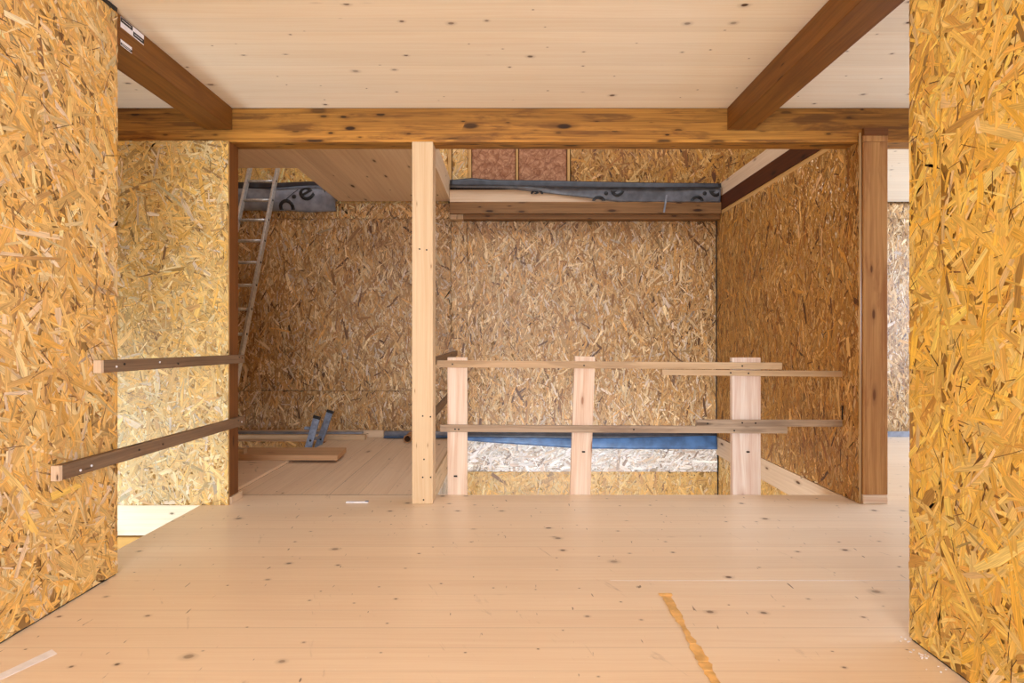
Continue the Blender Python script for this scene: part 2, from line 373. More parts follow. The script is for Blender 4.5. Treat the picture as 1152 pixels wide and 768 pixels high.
# upper storey, side and front walls
struct(MB().box(-3.56, -3.42, 2.0, 6.6, 2.87, 5.2, 'y').build('wall_upper_left', M['stud']))
struct(MB().box(6.3, 6.4, 2.0, 6.6, 2.81, 5.2, 'y').build('wall_upper_right', M['stud']))
struct(MB().box(-3.4, 6.29, 1.9, 2.0, 2.81, 5.2, 'x').build('wall_upper_front', M['stud']))
# near left partition, its face towards +x
struct(osb('wall_left', (XL - .003, YL - 2.6, 0.006), Yv, Z, [(0, 0, 2.6, 2.594)], PAL_STRAW, lean=118, spread=48, size=1.15, seed=1))
struct(MB().box(XE, XL - .022, -3.0, YL - .004, 0.0, 2.6, 'z').build('wall_left', M['stud']))
struct(MB().box(XL - .0215, XL - .005, -3.0, YL - 2.602, 0.006, 2.6, 'z').build('wall_left', M['stud']))
# near right partition, its face towards -x, two sheets
struct(osb('wall_right', (XR + .003, YR, 0.006), (0, -1, 0), Z, [(0, 0, .150, 2.594), (.1515, 0, 2.2, 2.594)], PAL_GOLD, lean=80, spread=50, size=1.15, seed=2))
struct(MB().box(XR + .021, XR + .2, -3.0, YR - .004, 0.0, 2.6, 'z').build('wall_right', M['stud']))
struct(MB().box(XR + .005, XR + .0205, -3.0, YR - 2.203, 0.006, 2.6, 'z').build('wall_right', M['stud']))
# far side of the left stair, facing the camera
struct(osb('wall_front_left', (-3.4, 3.73, 0.0), X, Z, [(0, 0, 1.552, 2.388, (.93, 1.0, 1.1))], PAL_STRAW, lean=100, spread=58, size=0.95, seed=3))
struct(MB().box(-3.4, -1.95, 3.748, 3.86, 0.0, 2.385, 'z').build('wall_front_left', M['stud']))
struct(MB().box(-3.4, XE, 3.735, 3.86, -0.2, -0.003, 'x').build('trim_1', M['board_white']))
struct(MB().box(-3.4, XE, 3.74, 3.86, -2.5, -0.215, 'x').build('wall_lower_left', M['board_yellow']))
struct(MB().box(-3.55, -3.42, 1.1, 3.7, -2.5, -1.1, 'y').build('wall_far_left', M['board_yellow']))
struct(MB().box(-3.55, -3.42, 1.1, 3.7, 1.1, 2.6, 'y').build('wall_far_left', M['stud']))
struct(MB().box(-3.4, XE, 1.1, 1.2, -2.5, 2.6, 'y').build('wall_far_left', M['stud']))
# left back room, left side
struct(osb('wall_far_left', (-3.3, 3.88, 0.0), Yv, Z, [(0, 0, 2.46, 2.6)], PAL_BROWN, seed=4, dens=.5))
# rear wall, main storey
JX = -0.665
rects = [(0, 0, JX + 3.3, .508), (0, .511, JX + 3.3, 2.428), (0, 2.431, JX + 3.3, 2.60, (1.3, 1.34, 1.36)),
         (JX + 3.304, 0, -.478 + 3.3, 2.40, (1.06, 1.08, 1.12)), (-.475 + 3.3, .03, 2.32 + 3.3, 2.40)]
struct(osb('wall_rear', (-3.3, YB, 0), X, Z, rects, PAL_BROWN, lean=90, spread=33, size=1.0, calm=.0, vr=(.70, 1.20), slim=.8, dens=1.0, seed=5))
struct(osb('wall_rear', (XS - .02, YB, 0), X, Z, [(0, -.392, 2.95, -.02)], PAL_LIT_WHITE, lean=20, spread=40, size=1.1, seed=6, calm=.05, vr=(.66, 1.12)))  # rim strip, its whiteness partly painted-in light from the stairwell
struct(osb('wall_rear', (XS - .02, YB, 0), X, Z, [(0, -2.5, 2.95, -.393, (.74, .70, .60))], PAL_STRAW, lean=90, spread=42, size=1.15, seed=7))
struct(osb('wall_rear', (2.49, YB, 0), X, Z, [(0, 0, 3.8, 2.43), (0, 2.433, 3.8, 2.60, (1.15, 1.15, 1.15))], PAL_BROWN, lean=90, spread=36, size=1.0, dens=.8, seed=8, calm=.1, vr=(.72, 1.2), slim=.8))
struct(MB().box(-3.4, 6.4, YB + .022, YB + .04, -2.5, 2.6, 'x').build('wall_rear', M['dark']))
# rear wall, upper storey
YU = 6.42
struct(osb('wall_upper_rear', (-3.4, YU, 2.6), X, Z, [(0, 0, -.70 + 3.4, 2.6, (1.1, 1.1, 1.12)), (-.655 + 3.4, 0, -.475 + 3.4, 2.6, (1.0, 1.0, 1.1))], PAL_STRAW, lean=90, spread=45, size=1.1, dens=.8, seed=9))
struct(osb('wall_upper_rear', (.685, YU, 2.6), X, Z, [(0, 0, 4.4, 2.6)], PAL_RUST, lean=90, spread=42, size=1.15, calm=.0, vr=(.70, 1.20), slim=.8, seed=10))
struct(MB().box(-3.4, 6.4, YU + .1, YU + .14, 2.6, 5.2, 'x').build('wall_upper_rear', M['dark']))
struct(MB().box(-.475, .685, YU - .03, YU + .09, 2.70, 2.812, 'x').build('trim_2', M['stud']))
# stair opening, right side wall with its sheet towards -x
YW = 3.76
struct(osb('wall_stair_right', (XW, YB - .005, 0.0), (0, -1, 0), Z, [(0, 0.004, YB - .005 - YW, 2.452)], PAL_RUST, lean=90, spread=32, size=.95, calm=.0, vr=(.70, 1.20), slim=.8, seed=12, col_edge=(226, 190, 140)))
struct(MB().box(XW + .021, 2.48, 3.885, YB, 0.0, 2.45, 'z').build('wall_stair_right', M['stud']))
struct(MB().box(XW + .002, 2.47, YG1 + .01, YB, 2.455, 2.495, 'y').build('trim_3', M['stud']))
struct(MB().box(XW - .004, 2.47, YG1 + .01, YB - .01, 2.497, 2.65, 'y').build('trim_4', M['joist_dark']))
struct(MB().box(XW + .008, 2.47, YG1 + .01, YB - .01, 2.652, 2.80, 'y').build('trim_5', M['board_pale']))
struct(MB().box(XW - .002, 2.325, YF + .002, YB - .002, -.2, -.003, 'y').build('trim_6', M['board_pale']))
struct(osb('wall_stair_right', (XW + .02, YB, -.2), (0, -1, 0), Z, [(0, -2.3, YB - YF, -.004)], PAL_STRAW, lean=90, spread=42, size=1.1, seed=13))
# stair opening, left side
struct(MB().box(XS - .001, XS + .018, YF + .05, YB - .002, -.2, -.002, 'y').build('trim_7', M['rail']))
struct(osb('wall_stair_left', (XS, YF + .05, -.2), Yv, Z, [(0, -2.3, YB - YF - .05, -.004)], PAL_LIT_WHITE, lean=90, spread=42, size=1.1, seed=14))  # whitened by the palette as if lit from below
struct(MB().box(XS + .02, XW - .006, YF - .02, YF - .001, -.2, -.001, 'x').build('trim_8', M['board_pale']))
# far edge of the ladder opening
struct(osb('wall_rear', (-3.3, 6.055, -.2), X, Z, [(0, 0, XH + 3.3, .198)], PAL_RUST, lean=90, spread=45, size=.9, seed=15))
# rear header over the stair
struct(MB().box(JX + .003, XW - .006, 6.20, YB - .005, 2.456, 2.582, 'x').build('trim_9', M['header']))
struct(MB().box(JX + .15, XW - .006, 6.23, YB - .005, 2.402, 2.454, 'x').build('trim_10', M['header']))
struct(MB().box(JX + .003, JX + .148, 6.24, YB - .005, 2.402, 2.454, 'z').build('trim_10', M['rail']))
struct(MB().box(JX + .003, XW - .05, 6.215, YB - .005, 2.584, 2.718, 'x').build('trim_11', M['board_pale']))
struct(MB().box(JX + .003, XW - .05, 6.25, YB - .005, 2.72, 2.775, 'x').build('trim_12', M['dark']))
# shell behind the camera and to the right: openings for the windows
for (a, b, c, d) in ((-1.82, -1.45, 0, 2.6), (1.1, 1.45, 0, 2.6), (-1.45, 1.1, 0, .3), (-1.45, 1.1, 2.45, 2.6)):
    struct(MB().box(a, b, -3.1, -3.0, c, d, 'x').build('wall_behind', M['stud']))
for (a, b, c, d) in ((-3.0, 2.2, 0, 2.6), (5.9, 6.35, 0, 2.6), (2.2, 5.9, 0, .5), (2.2, 5.9, 2.4, 2.6)):
    struct(MB().box(6.3, 6.4, a, b, c, d, 'y').build('wall_far_right', M['stud']))
# thin black sealing strips at the partition tops
struct(MB().box(XL - .02, XL + .004, .2, YL - .01, 2.6, 2.619, 'y').build('trim_13', M['black']))
struct(MB().box(XR - .004, XR + .02, .2, YR - .01, 2.6, 2.619, 'y').build('trim_14', M['black']))
struct(MB().box(XL - .02, XL - .004, .2, YL - .01, 0.0005, .0055, 'y').build('shade_strip_left', M['black']))  # black strip painting the shade in the gap under the sheet
struct(MB().box(XR + .004, XR + .02, .2, YR - .01, 0.0005, .0055, 'y').build('shade_strip_right', M['black']))  # same painted shade under the right sheet
struct(MB().box(2.49, 6.29, YB - .03, YB - .002, .001, .06, 'x').build('baseboard_rear', M['membrane']))
# thin black strip down the rear right corner
struct(MB().box(XW - .012, XW - .001, YB - .012, YB - .0045, .03, 2.40, 'z').build('trim_15', M['black']))

# ------------------------------------------------------------------ beams and posts
g = thing('girder', 'long knotty orange-brown timber girder crossing the whole room under the ceiling', 'beam', (0, YG0, 2.392))
MB().box(-3.4, 6.25, YG0, YG1, 2.392, CEIL - .002, 'x', (2.2, 0.0)).build('beam_body', M['girder'], g, .004)
MB().box(-3.4, 6.25, YG0 + .004, YG0 + .012, CEIL - .0018, CEIL - .0002, 'x').build('shadow_gap_strip', M['black'], g)

def joist(x0, x1, label):
    r = thing('ceiling_joist', label, 'beam', ((x0 + x1) / 2, YG0 - .003, 2.48))
    MB().box(x0, x1, -2.9, YG0 - .003, 2.474, CEIL - .002, 'y').build('beam_body', M['joist'], r, .003)
    return r
jl = joist(-2.02, -1.84, 'red-brown ceiling joist above the left partition, with taped labels')
jr = joist(1.437, 1.617, 'red-brown ceiling joist running diagonally out of view above the right partition')
# printed stickers on the left joist
def sticker(y0, y1, z0, z1, split, label):
    x = jl.location.x + .09
    r = MB().box(x + .0004, x + .0014, y0, y1, z0, z1, 'y').build('printed_sticker', M['white'], jl); r['label'] = label
    ym = (y0 + y1) / 2; h = (z1 - z0)
    bars = [(y0, ym, z0 + .52 * h, z0 + .96 * h), (ym + .004, y1, z0 + .1 * h, z0 + .55 * h)] if split else [(y0, y1, z0 + .1 * h, z0 + .5 * h)]
    for (a, b, c, d) in bars:
        MB().box(x + .0015, x + .0021, a, b, c, d, 'y').build('black_bar', M['black'], r)
        MB().box(x + .0022, x + .0026, a + .1 * (b - a), b - .15 * (b - a), (c + d) / 2 - .0012, (c + d) / 2 + .0012, 'y').build('pale_line', M['white'], r)
sticker(2.685, 2.855, 2.562, 2.612, True, 'upper black and white printed sticker')
sticker(2.685, 2.765, 2.476, 2.505, False, 'lower black and white printed sticker')

def screws(parent, pts, ny=-1):
    for (x, y, z) in pts:
        MB().tube((x, y + .001, z), (x, y - .0025, z), .0055, 10).build('screw_head', M['screw'], parent)

p = thing('timber_post', 'pale square timber post standing full height left of centre', 'post', (-.579, 3.82, 0))
MB().box(-.6475, -.510, 3.75, 3.888, .001, 2.390, 'z', (1.1, .4)).build('post_body', M['post_pale'], p, .004)
screws(p, [(at(px, py, 3.75).x, 3.75, at(px, py, 3.75).z) for px, py in ((475.6, 467.7), (484.3, 468.7), (477, 516.5), (475.6, 536.7), (484.5, 536.7), (476.5, 562), (472, 280), (480, 281))])
p = thing('timber_post', 'orange-brown knotty post at the right end of the guard rail', 'post', (2.41, 3.81, .064))
MB().box(2.3275, 2.4895, 3.75, 3.872, .062, 2.390, 'z').build('post_body', M['post_brown'], p, .004)
MB().box(2.3275, 2.4895, 3.750, 3.7675, 2.3905, 2.43, 'z').build('notch_tongue', M['post_brown'], p)
MB().box(2.330, 2.487, 3.742, 3.7670, 2.431, 2.478, 'x').build('top_cap', M['post_red'], p)
MB().box(2.3275, 2.4895, 3.75, 3.872, .001, .061, 'x').build('sole_block', M['post_pink'], p, .003)
p = thing('timber_post', 'dark red-brown end stud of the left wall, beside the ladder', 'post', (-1.9, 3.8, .05))
MB().box(-1.93, -1.846, 3.7475, 3.862, .05, 2.388, 'z').build('post_body', M['post_red'], p, .002)
MB().box(-1.93, -1.835, 3.7475, 3.90, .001, .048, 'y').build('sole_plate', M['board_pale'], p, .002)

# ------------------------------------------------------------------ guard rail along the front of the stair
gr = thing('guard_railing', 'temporary timber guard railing with three posts along the stair opening', 'railing', (.65, 4.0, -.2))
for (xa, xb, xt0, xt1, zt, mat) in ((-.439, -.301, -.439, -.301, .960, 'post_pink'), (.400, .578, .452, .594, .966, 'post_pink'), (1.555, 1.754, 1.553, 1.752, .958, 'post_white')):
    w = (xt1 - xt0)
    xb0 = xa if mat != 'post_pink' or xa < 0 else .412
    m = MB().bar((xb0 + w / 2, 4.0, -.2), (xt0 + w / 2, 4.0, zt), w, .042, (0, 1, 0))
    po = m.build('railing_post', M[mat], gr, .002)
    x = (xt0 + xt1) / 2
    for z in (.905, .46, .30 if xa > .3 else .13):
        MB().tube((x + random.uniform(-.03, .03), 3.980, z), (x, 3.9765, z), .006, 10).build('screw_head', M['screw'], po)
def rail(px0, ya0, yb0, px1, ya1, yb1, mat, y=3.9625, t=.03):
    a = (at(px0, (ya0 + yb0) / 2, y - t / 2)); b = (at(px1, (ya1 + yb1) / 2, y - t / 2)); a.y = b.y = y
    w = ((yb0 - ya0) + (yb1 - ya1)) / 2 / F * (y - t / 2)
    return MB().bar(a, b, w, t).build('rail_board', M[mat], gr, .002)
r1 = rail(491.5, 405.2, 413.2, 880, 408, 415.6, 'rail')
r2 = rail(745, 415.8, 421.2, 948, 417.0, 424.4, 'rail')
r3 = rail(495, 477.6, 486.0, 886, 480.2, 487.2, 'rail_grey')
r4 = rail(783.5, 472.2, 479.6, 948, 472.6, 480.0, 'rail_grey')
for ro, pts in ((r1, ((509, 409.5), (657, 411.0), (835, 411.6))), (r3, ((512, 482.6), (516, 482.8), (713, 483.0), (826, 484.2))), (r4, ((796, 476.2), (835, 475.4), (850, 475.8))), (r2, ((822, 419.2), (842, 419.8)))):
    for px, py in pts:
        q = at(px, py, 3.947)
        MB().tube((q.x, 3.948, q.z), (q.x, 3.945, q.z), .006, 10).build('screw_head', M['screw'], ro)

MB().box(2.296, 2.303, 3.935, 3.944, .53, .628, 'z').build('black_strip', M['black'], gr)  # thin black strip at the stair wall by the rail ends

# guard along the left side of the stair, running back
gs = thing('guard_railing', 'darker guard railing running back along the left side of the stair opening', 'railing', (-.6, 5.0, 0))
MB().bar((-.548, 3.95, .93), (-.585, 6.15, .935), .055, .028, (1, 0, 0)).build('rail_board', M['rail_dark'], gs, .002)
MB().bar((-.548, 3.95, .552), (-.585, 6.15, .556), .055, .028, (1, 0, 0)).build('rail_board', M['rail_dark'], gs, .002)
MB().box(-.655, -.606, 6.03, 6.10, .001, .998, 'z').build('railing_post', M['rail_grey'], gs, .002)

# two boards across the left stair
def side_board(ya, za, yb, zb, w, label, mat):
    r = thing('guard_rail', label, 'rail', (XL + .02, ya, za))
    bd = MB().bar((XL + .0175, ya, za), (XL + .0175, yb, zb), w, .032, (1, 0, 0)).build('rail_board', M[mat], r, .002)
    MB().box(XL + .001, XL + .034, ya - .018, ya - .001, za - w / 2, za + w / 2, 'z').build('pale_end_grain', M['board_pale'], bd)
    for t in (.06, .1, .3, .42, .94, .97):
        y = ya + (yb - ya) * t; z = za + (zb - za) * t + random.uniform(-.012, .012)
        MB().tube((XL + .0335, y, z), (XL + .0365, y, z), .005, 10).build('screw_head', M['white'] if random.random() < .4 else M['screw'], bd)
    return r
side_board(2.50, .968, 3.83, .956, .055, 'upper grey-brown guard board fixed across the stair by the left partition', 'rail_dark')
side_board(2.27, .556, 3.83, .541, .060, 'lower grey-brown guard board fixed across the stair by the left partition', 'rail_dark')

# ------------------------------------------------------------------ insulation bays of the upper wall
for k, (xa, xb) in enumerate(((-.435, .062), (.092, .640))):
    m = MB(); m.box(xa + .003, xb - .003, YU + .005, YU + .085, 2.815, 4.6, 'x')
    o = m.build('insulation_batt', M['insul'], None, .006)
    tag(o, ('reddish-brown wood fibre insulation batt in the left bay of the upper wall', 'reddish-brown wood fibre insulation batt in the right bay of the upper wall')[k], 'insulation', 'insulation batts in the upper wall')
for k, (xa, xb) in enumerate(((-.698, -.662), (-.472, -.438), (.065, .089), (.643, .672))):
    o = MB().box(xa, xb, YU - .028, YU + .088, 2.814, 4.6, 'z').build('wall_stud', M['stud'], None, .002)
    tag(o, ('pale stud at the corner above the left ceiling slab', 'pale stud left of the insulation batts', 'pale stud between the two insulation batts', 'pale stud right of the insulation batts, beside the strand board')[k], 'stud', 'upper wall studs')

# ------------------------------------------------------------------ membranes
def sheet(name, x0, x1, ztop, zbot, ydep, mat, parent=None, nx=70, nz=14, thick=.002):
    me = bpy.data.meshes.new(name); v = []; fc = []
    for i in range(nx + 1):
        for j in range(nz + 1):
            s_ = i / nx; t_ = j / nz; x = x0 + (x1 - x0) * s_
            zt, zb = ztop(s_), zbot(s_); z = zt + (zb - zt) * t_
            v.append((x, ydep(s_, t_), z))
    for i in range(nx):
        for j in range(nz):
            a = i * (nz + 1) + j; fc.append((a, a + 1, a + nz + 2, a + nz + 1))
    if parent is not None: v = [(a - parent.location.x, b - parent.location.y, c - parent.location.z) for a, b, c in v]
    me.from_pydata(v, [], fc); me.shade_smooth(); me.materials.append(mat)
    o = bpy.data.objects.new(name, me); C.objects.link(o)
    if parent is not None: o.parent = parent
    md = o.modifiers.new('thickness', 'SOLIDIFY'); md.thickness = thick
    return o
def lettering(name, txt, x, z, size, ang, ysurf, box, mat, parent, offset=.004):
    """heavy letters laid on a sheet, cut off at the sheet's edges"""
    cu = bpy.data.curves.new(name, 'FONT'); cu.body = txt; cu.size = size; cu.offset = offset; cu.resolution_u = 4
    tmp = bpy.data.objects.new(name, cu); C.objects.link(tmp); bpy.context.view_layer.update()
    me = bpy.data.meshes.new_from_object(tmp.evaluated_get(bpy.context.evaluated_depsgraph_get()))
    bpy.data.objects.remove(tmp); bpy.data.curves.remove(cu)
    bm = bmesh.new(); bm.from_mesh(me)
    bmesh.ops.transform(bm, matrix=Matrix.Translation((x, z, 0)) @ Matrix.Rotation(math.radians(ang), 4, 'Z'), verts=bm.verts)
    for zz in np.arange(box[2] - .2, box[3] + .2, .02):
        bmesh.ops.bisect_plane(bm, geom=bm.verts[:] + bm.edges[:] + bm.faces[:], plane_co=(0, float(zz), 0), plane_no=(0, 1, 0))
    for co, no in (((box[0], 0, 0), (-1, 0, 0)), ((box[1], 0, 0), (1, 0, 0)), ((0, box[2], 0), (0, -1, 0)), ((0, box[3], 0), (0, 1, 0))):
        bmesh.ops.bisect_plane(bm, geom=bm.verts[:] + bm.edges[:] + bm.faces[:], plane_co=co, plane_no=no, clear_outer=True)
    for v in bm.verts:
        X_, Z_ = v.co.x, v.co.y
        v.co = Vector((X_, ysurf(X_, Z_) - .004, Z_)) - parent.location
    me2 = bpy.data.meshes.new(name); bm.to_mesh(me2); bm.free(); me2.materials.append(mat)
    o = bpy.data.objects.new(name, me2); C.objects.link(o); o.parent = parent
    md = o.modifiers.new('thickness', 'SOLIDIFY'); md.thickness = .001
    return o
# left sheet, seen through the ladder opening
ms = thing('membrane_sheet', 'grey membrane sheet with large black lettering hanging behind the ladder top', 'membrane', (-2.5, 6.28, 2.5))
LX0, LX1 = -3.25, -1.915
zt = lambda s: 2.80 + .006 * math.sin(9 * s) - .17 * max(0, (s - .93) / .07) ** 2
zb = lambda s: 2.497 + .008 * math.sin(5 * s) + .012 * max(0, (s - .9) / .1) + .004 * math.sin(23 * s)
def yl(s, t): return 6.285 - .055 * math.sin(math.pi * min(1, max(0, (t - .1) / .9))) ** .8 + .03 * math.exp(-((t - .1) / .07) ** 2) + .006 * math.sin(14 * s + 3 * t)
sheet('sheet', LX0, LX1, zt, zb, yl, M['membrane'], ms)
sheet('folded_top_edge', LX0, LX1 - .09, lambda s: zt(s) + .012, lambda s: zt(s) - .045 - .012 * math.sin(4 * s + 1), lambda s, t: 6.262 - .012 * t + .012 * math.sin(6 * s), M['membrane_dark'], ms, 60, 4)
def ysl(x, z):
    s_ = min(1, max(0, (x - LX0) / (LX1 - LX0))); t_ = min(1, max(0, (zt(s_) - z) / (zt(s_) - zb(s_)))); return yl(s_, t_) - .001
lettering('lettering', 'o\u00b7e\u00b7r', -2.49, 2.418, .34, 34, ysl, (-2.8, -1.955, 2.51, 2.775), M['black'], ms)
for k in range(10):
    q = [(-2.535 + .205 * t_, 2.533 + .195 * t_) for t_ in (k / 10, (k + 1.05) / 10)]
    m = (m if k else MB()).bar(*[(a, ysl(a, b) - .005, b) for a, b in q], .007, .001, (0, 1, 0))
m.build('lettering', M['black'], ms)
# right sheet over the header
mr = thing('membrane_sheet', 'dark grey membrane sheet draped over the rear header above the stair', 'membrane', (.8, 6.2, 2.6))
RX0, RX1 = -.655, 2.29
rt = lambda s: 2.795 + .012 * math.sin(5 * s) * (1 - s) - .035 * s
def rb(s):
    return 2.735 - .010 * s / .2 if s < .2 else 2.725 - .145 * min(1, (s - .2) / .42) ** 1.1 - .01 * max(0, (s - .62))
def yr(s, t): return 6.198 - .012 * math.sin(math.pi * t) + .03 * (1 - t) ** 8 + .005 * math.sin(17 * s + 2 * t)
sheet('sheet', RX0, RX1, rt, rb, yr, M['membrane_mid'], mr, 90, 10)
sheet('folded_top_edge', RX0, RX1, lambda s: rt(s) + .02 + .02 * math.exp(-((s - .08) / .05) ** 2), lambda s: rt(s) - .035 - .02 * math.sin(3 * s + .4), lambda s, t: 6.180 - .014 * t, M['membrane_dark'], mr, 80, 4)
def ysr(x, z):
    s_ = min(1, max(0, (x - RX0) / (RX1 - RX0))); t_ = min(1, max(0, (rt(s_) - z) / (rt(s_) - rb(s_)))); return yr(s_, t_) - .001
for (x, z, a) in ((.93, 2.47, 34), (2.0, 2.47, 34)):
    lettering('lettering', 'o\u00b7er', x, z, .30, a, ysr, (.5, 2.27, 2.592, 2.70), M['black'], mr)
lettering('lettering', 'er', .25, 2.60, .2, 30, ysr, (.2, .75, 2.668, 2.70), M['black'], mr)
MB().bar(at(808 / 1.0 - 58, 219, 6.185), at(747, 239, 6.185), .018, .002, (0, 1, 0)).build('loose_flap', M['membrane'], mr)
# lower sheet hanging at the rear floor edge
mb = thing('membrane_sheet', 'blue membrane sheet hanging below the rear wall inside the stair opening', 'membrane', (.8, 6.3, -.1))
BX0, BX1 = -.60, 2.29
bt = lambda s: .045 + .004 * math.sin(8 * s)
bb_ = lambda s: -.02 - .10 * min(1, s / .5) ** .8 - .012 * s
sheet('sheet', BX0, BX1, bt, bb_, lambda s, t: 6.325 - .03 * t - .012 * math.sin(3 * t) + .005 * math.sin(21 * s + 2 * t), M['membrane_blue'], mb, 80, 8)
sheet('folded_top_edge', BX0, BX1, lambda s: bt(s) + .012, lambda s: bt(s) - .04 - .012 * math.sin(4 * s), lambda s, t: 6.312 - .02 * t, M['membrane_dark'], mb, 60, 3)
# rolled edge on the floor behind the pale post
rl = thing('membrane_roll', 'dark blue-grey rolled membrane lying along the rear wall left of the stair', 'membrane', (-1.0, 6.28, .03))
MB().tube((-1.385, 6.285, .040), (-.66, 6.285, .038), .034, 16).build('roll', M['membrane'], rl, smooth=True)
MB().bar((-1.38, 6.225, .016), (-.66, 6.23, .016), .006, .06).build('loose_flap', M['membrane_blue'], rl)

# ------------------------------------------------------------------ ladders
def ladder_main():
    r = thing('ladder', 'aluminium ladder leaning up through the ceiling opening at the far left', 'ladder', (-2.5, 4.7, .04))
    def pt(t, side):      # t along the stile, height z
        z = .066 + t; y = 6.2 - (2.84 - z) * .55
        xr = -2.555 + (2.84 - z) * .062
        return Vector((xr - (.305 if side else 0), y, z))
    top = 3.12
    d = (pt(top, 0) - pt(0, 0)).normalized()
    for sd in (0, 1):
        st = MB().bar(pt(0, sd), pt(top, sd), .062, .026, (1, 0, 0)).build('stile', M['alu'], r, .003)
        MB().bar(pt(0, sd) - d * .006, pt(0, sd) + d * .05, .068, .032, (1, 0, 0)).build('rubber_foot', M['black'], st)
    k = 0
    z = 2.80
    while z > .2:
        a, b = pt(z - .066, 1), pt(z - .066, 0)
        ru = MB().tube(a + Vector((.012, 0, 0)), b - Vector((.012, 0, 0)), .0155, 10).build('rung', M['alu'], r, smooth=True)
        MB().tube(b + Vector((.012, 0, 0)), b + Vector((.017, 0, 0)), .011, 10).build('end_plug', M['black'], ru)
        z -= .238
    return r
ladder_main()
lo = thing('ladder', 'blue-grey ladder top with black end caps poking up through the floor opening', 'ladder', (-1.93, 5.6, 0))
for (px0, py0, px1, py1, Y) in ((347.2, 502, 356.5, 469.5, 5.40), (358.6, 500, 371.3, 463, 5.86)):
    a, b = at(px0, py0, Y), at(px1, py1, Y); d = (b - a).normalized()
    a2 = a - d * 1.0
    st = MB().bar(a2, b, .024, .064, (1, 0, 0)).build('stile', M['alu_blue'], lo, .003)
    MB().bar(b - d * .012, b + d * .014, .03, .070, (1, 0, 0)).build('end_cap', M['black'], st, .003)
    q = a + d * .06
    MB().tube((q.x + .004, Y - .0125, q.z), (q.x + .004, Y - .0155, q.z), .011, 12).build('bolt_hole', M['black'], st)
q0, q1 = at(348.8, 492, 5.40), at(361.5, 489, 5.86)
for dz in (0, -.25, -.5, -.75):
    dx = dz * .27
    MB().tube((q0.x + dx, 5.41, q0.z + dz - .02), (q1.x + dx, 5.85, q1.z + dz - .02), .015, 10).build('rung', M['alu_blue'], lo, smooth=True)
q = at(346.5, 481.5, 5.40)
MB().tube((q.x - .03, 5.40, q.z), (q.x + .02, 5.40, q.z), .016, 10).build('hook', M['alu_blue'], lo)

# ------------------------------------------------------------------ loose timber in the left back room
def one(name, label, cat, mat, group=None, bevel=.002, **kw):
    pass
o = MB().box(-3.1, XH, 4.02, 5.12, .001, .024, 'x').build('cover_panel', M['floor_deep'], None, .002)
tag(o, 'pale wooden cover panel over the floor opening, in front of the loose plank', 'panel')
o = MB().prism([(-3.1, 4.985, .025), (-1.515, 4.985, .025), (-1.54, 5.345, .025), (-3.1, 5.345, .025)], (0, 0, .046)).build('loose_plank', M['plank'], None, .003)
tag(o, 'thick wooden plank lying across the floor before the ladder top', 'plank')
o = MB().box(-2.62, -2.35, 5.02, 5.09, .0725, .115, 'x').build('timber_block', M['rail'], None, .002)
tag(o, 'short timber offcut lying on the left end of the thick plank', 'offcut')
o = MB().box(-3.2, -1.56, 6.11, 6.17, .001, .058, 'x').build('timber_batten', M['rail'], None, .002)
tag(o, 'brown batten lying on the floor behind the ladder top', 'batten')
o = MB().box(-3.2, -1.40, 6.295, 6.338, .001, .076, 'x').build('timber_batten', M['board_pale'], None, .002)
tag(o, 'pale batten lying tight against the foot of the rear wall', 'batten')
o = MB().box(-3.2, -1.62, 6.19, 6.29, .001, .074, 'x').build('grey_strip', M['membrane'], None, .004)
tag(o, 'grey strip lying between the two battens at the rear wall', 'strip')
m = MB()
for k in range(24):
    a0, a1 = 2 * math.pi * k / 24, 2 * math.pi * (k + 1) / 24
    pp = lambda a, r_, y: (-1.075 + r_ * math.cos(a), y, .0425 + r_ * math.sin(a))
    for (r_, rr, ya, yb) in ((.041, .041, 5.95, 6.2), (.033, .033, 5.95, 6.2)):
        m.poly([pp(a0, r_, ya), pp(a1, r_, ya), pp(a1, r_, yb), pp(a0, r_, yb)])
    for y in (5.95, 6.2): m.poly([pp(a0, .033, y), pp(a1, .033, y), pp(a1, .041, y), pp(a0, .041, y)])
o = m.build('cardboard_tube', M['cardboard']); tag(o, 'brown cardboard tube end peeking out left of the pale post', 'tube')

# ------------------------------------------------------------------ bits on the front floor
sc = thing('flat_strip', 'small white strip lying on the floor seam left of the pale post', 'strip', (-1.02, 3.79, 0))
MB().box(-1.09, -.945, 3.775, 3.80, .001, .008, 'x').build('strip_body', M['white'], sc)
MB().box(-.965, -.944, 3.774, 3.801, .0082, .0105, 'x').build('end_tab', M['alu_blue'], sc)
a = [(-1.655, 1.845), (-1.63, 1.81), (-1.567, 1.965), (-1.607, 1.995)]
a = [(-1.70, 1.735), (-1.672, 1.705), (-1.567, 1.968), (-1.607, 1.995)]
o = MB().prism([(x, y, .0008) for x, y in a], (0, 0, .0012)).build('paper_strip', M['white'])
tag(o, 'white paper strip lying on the floor near the left partition', 'strip')
rg = random.Random(5)
pts_l, pts_r = [], []
n = 60
for i in range(n + 1):
    t = i / n; y = 2.435 - t * 1.1
    w = .028 + .008 * math.sin(17 * t) + rg.uniform(-.008, .008)
    if t < .03: w = .05
    c = .66 - .02 * t
    pts_l.append((c - w / 2 - rg.uniform(0, .002), y)); pts_r.append((c + w / 2 + rg.uniform(0, .006), y))
m = MB()
for i in range(n):
    q = [pts_l[i], pts_r[i], pts_r[i + 1], pts_l[i + 1]]
    b = len(m.v)
    m.v += [Vector((x, y, .0014)) for x, y in q]; m.f.append([b, b + 1, b + 2, b + 3]); m.uv += q
o = m.build('glue_streak', M['glue']); tag(o, 'ochre streak of dried glue on the floor right of centre', 'stain')
o.modifiers.new('thickness', 'SOLIDIFY').thickness = .0012
m = MB()
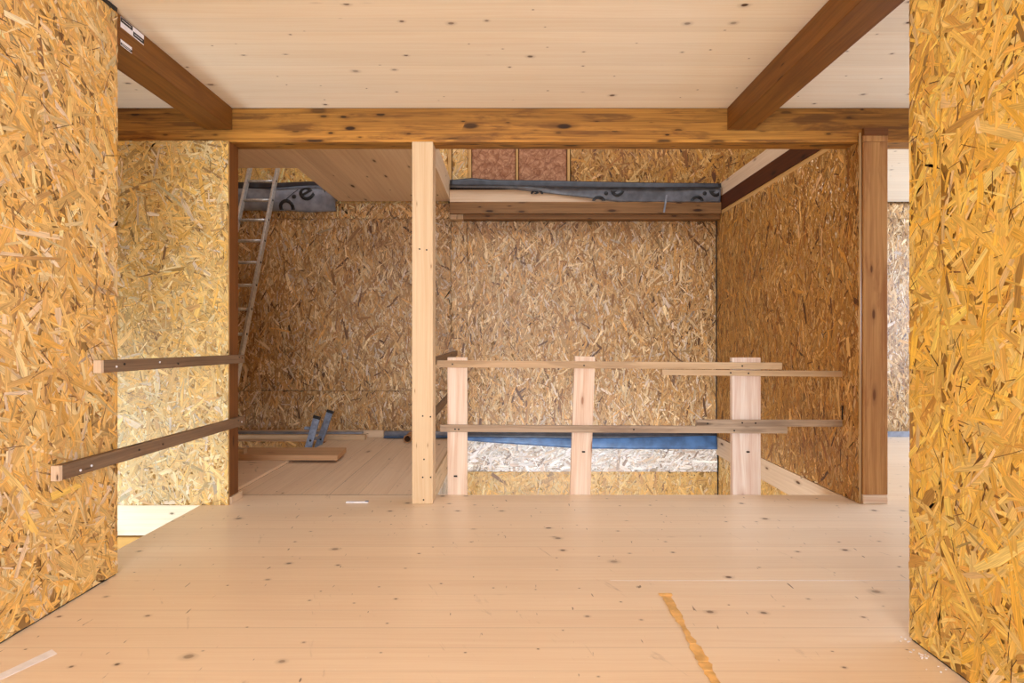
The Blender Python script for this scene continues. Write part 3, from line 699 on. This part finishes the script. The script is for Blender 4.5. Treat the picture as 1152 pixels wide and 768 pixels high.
for k in range(22):
    t = rg.random() ** 1.5; x = 1.44 - abs(rg.gauss(0, .03)) - .004; y = 2.07 - rg.random() * .22 + .05 * (rg.random() < .2)
    r_ = rg.uniform(.0015, .004); an = rg.uniform(0, 3)
    m.obox((x, y, r_ * .5 + .0008), ((math.cos(an), math.sin(an), 0), (-math.sin(an), math.cos(an), 0), (0, 0, 1)), (r_, r_ * .7, r_ * .4))
o = m.build('debris_crumbs', M['white']); tag(o, 'white crumbs of debris at the foot of the right partition', 'debris', None, 'stuff')
# long joint between floor panels
struct(MB().box(.45, 6.2, 2.565, 2.567, .0002, .0009, 'x').build('trim_16', M['white']))
struct(MB().box(XH, -.66, 3.9745, 3.978, .0002, .0009, 'x').build('trim_17', M['dark']))

# ------------------------------------------------------------------ light: daylight through the windows, and an added fill from above
def area(name, loc, target, sx, sy, power, rgb, spread=180):
    l = bpy.data.lights.new(name, 'AREA'); l.shape = 'RECTANGLE'; l.size, l.size_y = sx, sy; l.energy = power; l.color = rgb
    l.spread = math.radians(spread)
    o = bpy.data.objects.new(name, l); C.objects.link(o); o.location = loc
    o.rotation_euler = (Vector(target) - Vector(loc)).to_track_quat('-Z', 'Y').to_euler(); return o
area('window_light_behind', (-.17, -2.95, 1.4), (-.17, 2, 1.35), 2.5, 2.1, 186, (.86, .97, 1.10))
area('window_light_right', (6.2, 4.05, 1.45), (2, 4.0, 1.2), 3.6, 1.8, 165, (.66, .86, 1.18))
area('window_light_left_stair', (-3.38, 2.6, 0.0), (-2.4, 3.6, .2), 1.6, 1.8, 33, (.86, .98, 1.06))
area('added_fill_above', (.6, 4.6, 5.1), (.6, 5.0, 2), 4.5, 2.2, 116, (.86, .94, 1.05))  # added area light under the closed roof, brightening the stair from above
area('window_light_below', (.9, 2.3, -1.3), (.9, 6.3, -.3), 2.6, 1.2, 115, (.86, .96, 1.08))

w = bpy.data.worlds.new('World'); bpy.context.scene.world = w; w.use_nodes = True
bg = w.node_tree.nodes['Background']; bg.inputs[0].default_value = (.85, .92, 1.0, 1); bg.inputs[1].default_value = .6

# ------------------------------------------------------------------ camera and view
cam = bpy.data.cameras.new('camera'); co = bpy.data.objects.new('camera', cam); C.objects.link(co)
cam.sensor_width = 36.0; cam.lens = 36.0 * F / 1152.0
cam.shift_x = (576 - CX) / 1152.0; cam.shift_y = (CY - 384) / 1152.0
cam.clip_start = .05
co.location = (0, 0, H); co.rotation_euler = (math.pi / 2, 0, 0)
sc_ = bpy.context.scene; sc_.camera = co
vs_ = sc_.view_settings; vs_.view_transform = 'Standard'; vs_.look = 'None'; vs_.gamma = 1.0; vs_.use_curve_mapping = False
vs_.exposure = 0.13
cy = sc_.cycles
cy.use_denoising = True; cy.max_bounces = 10; cy.diffuse_bounces = 6
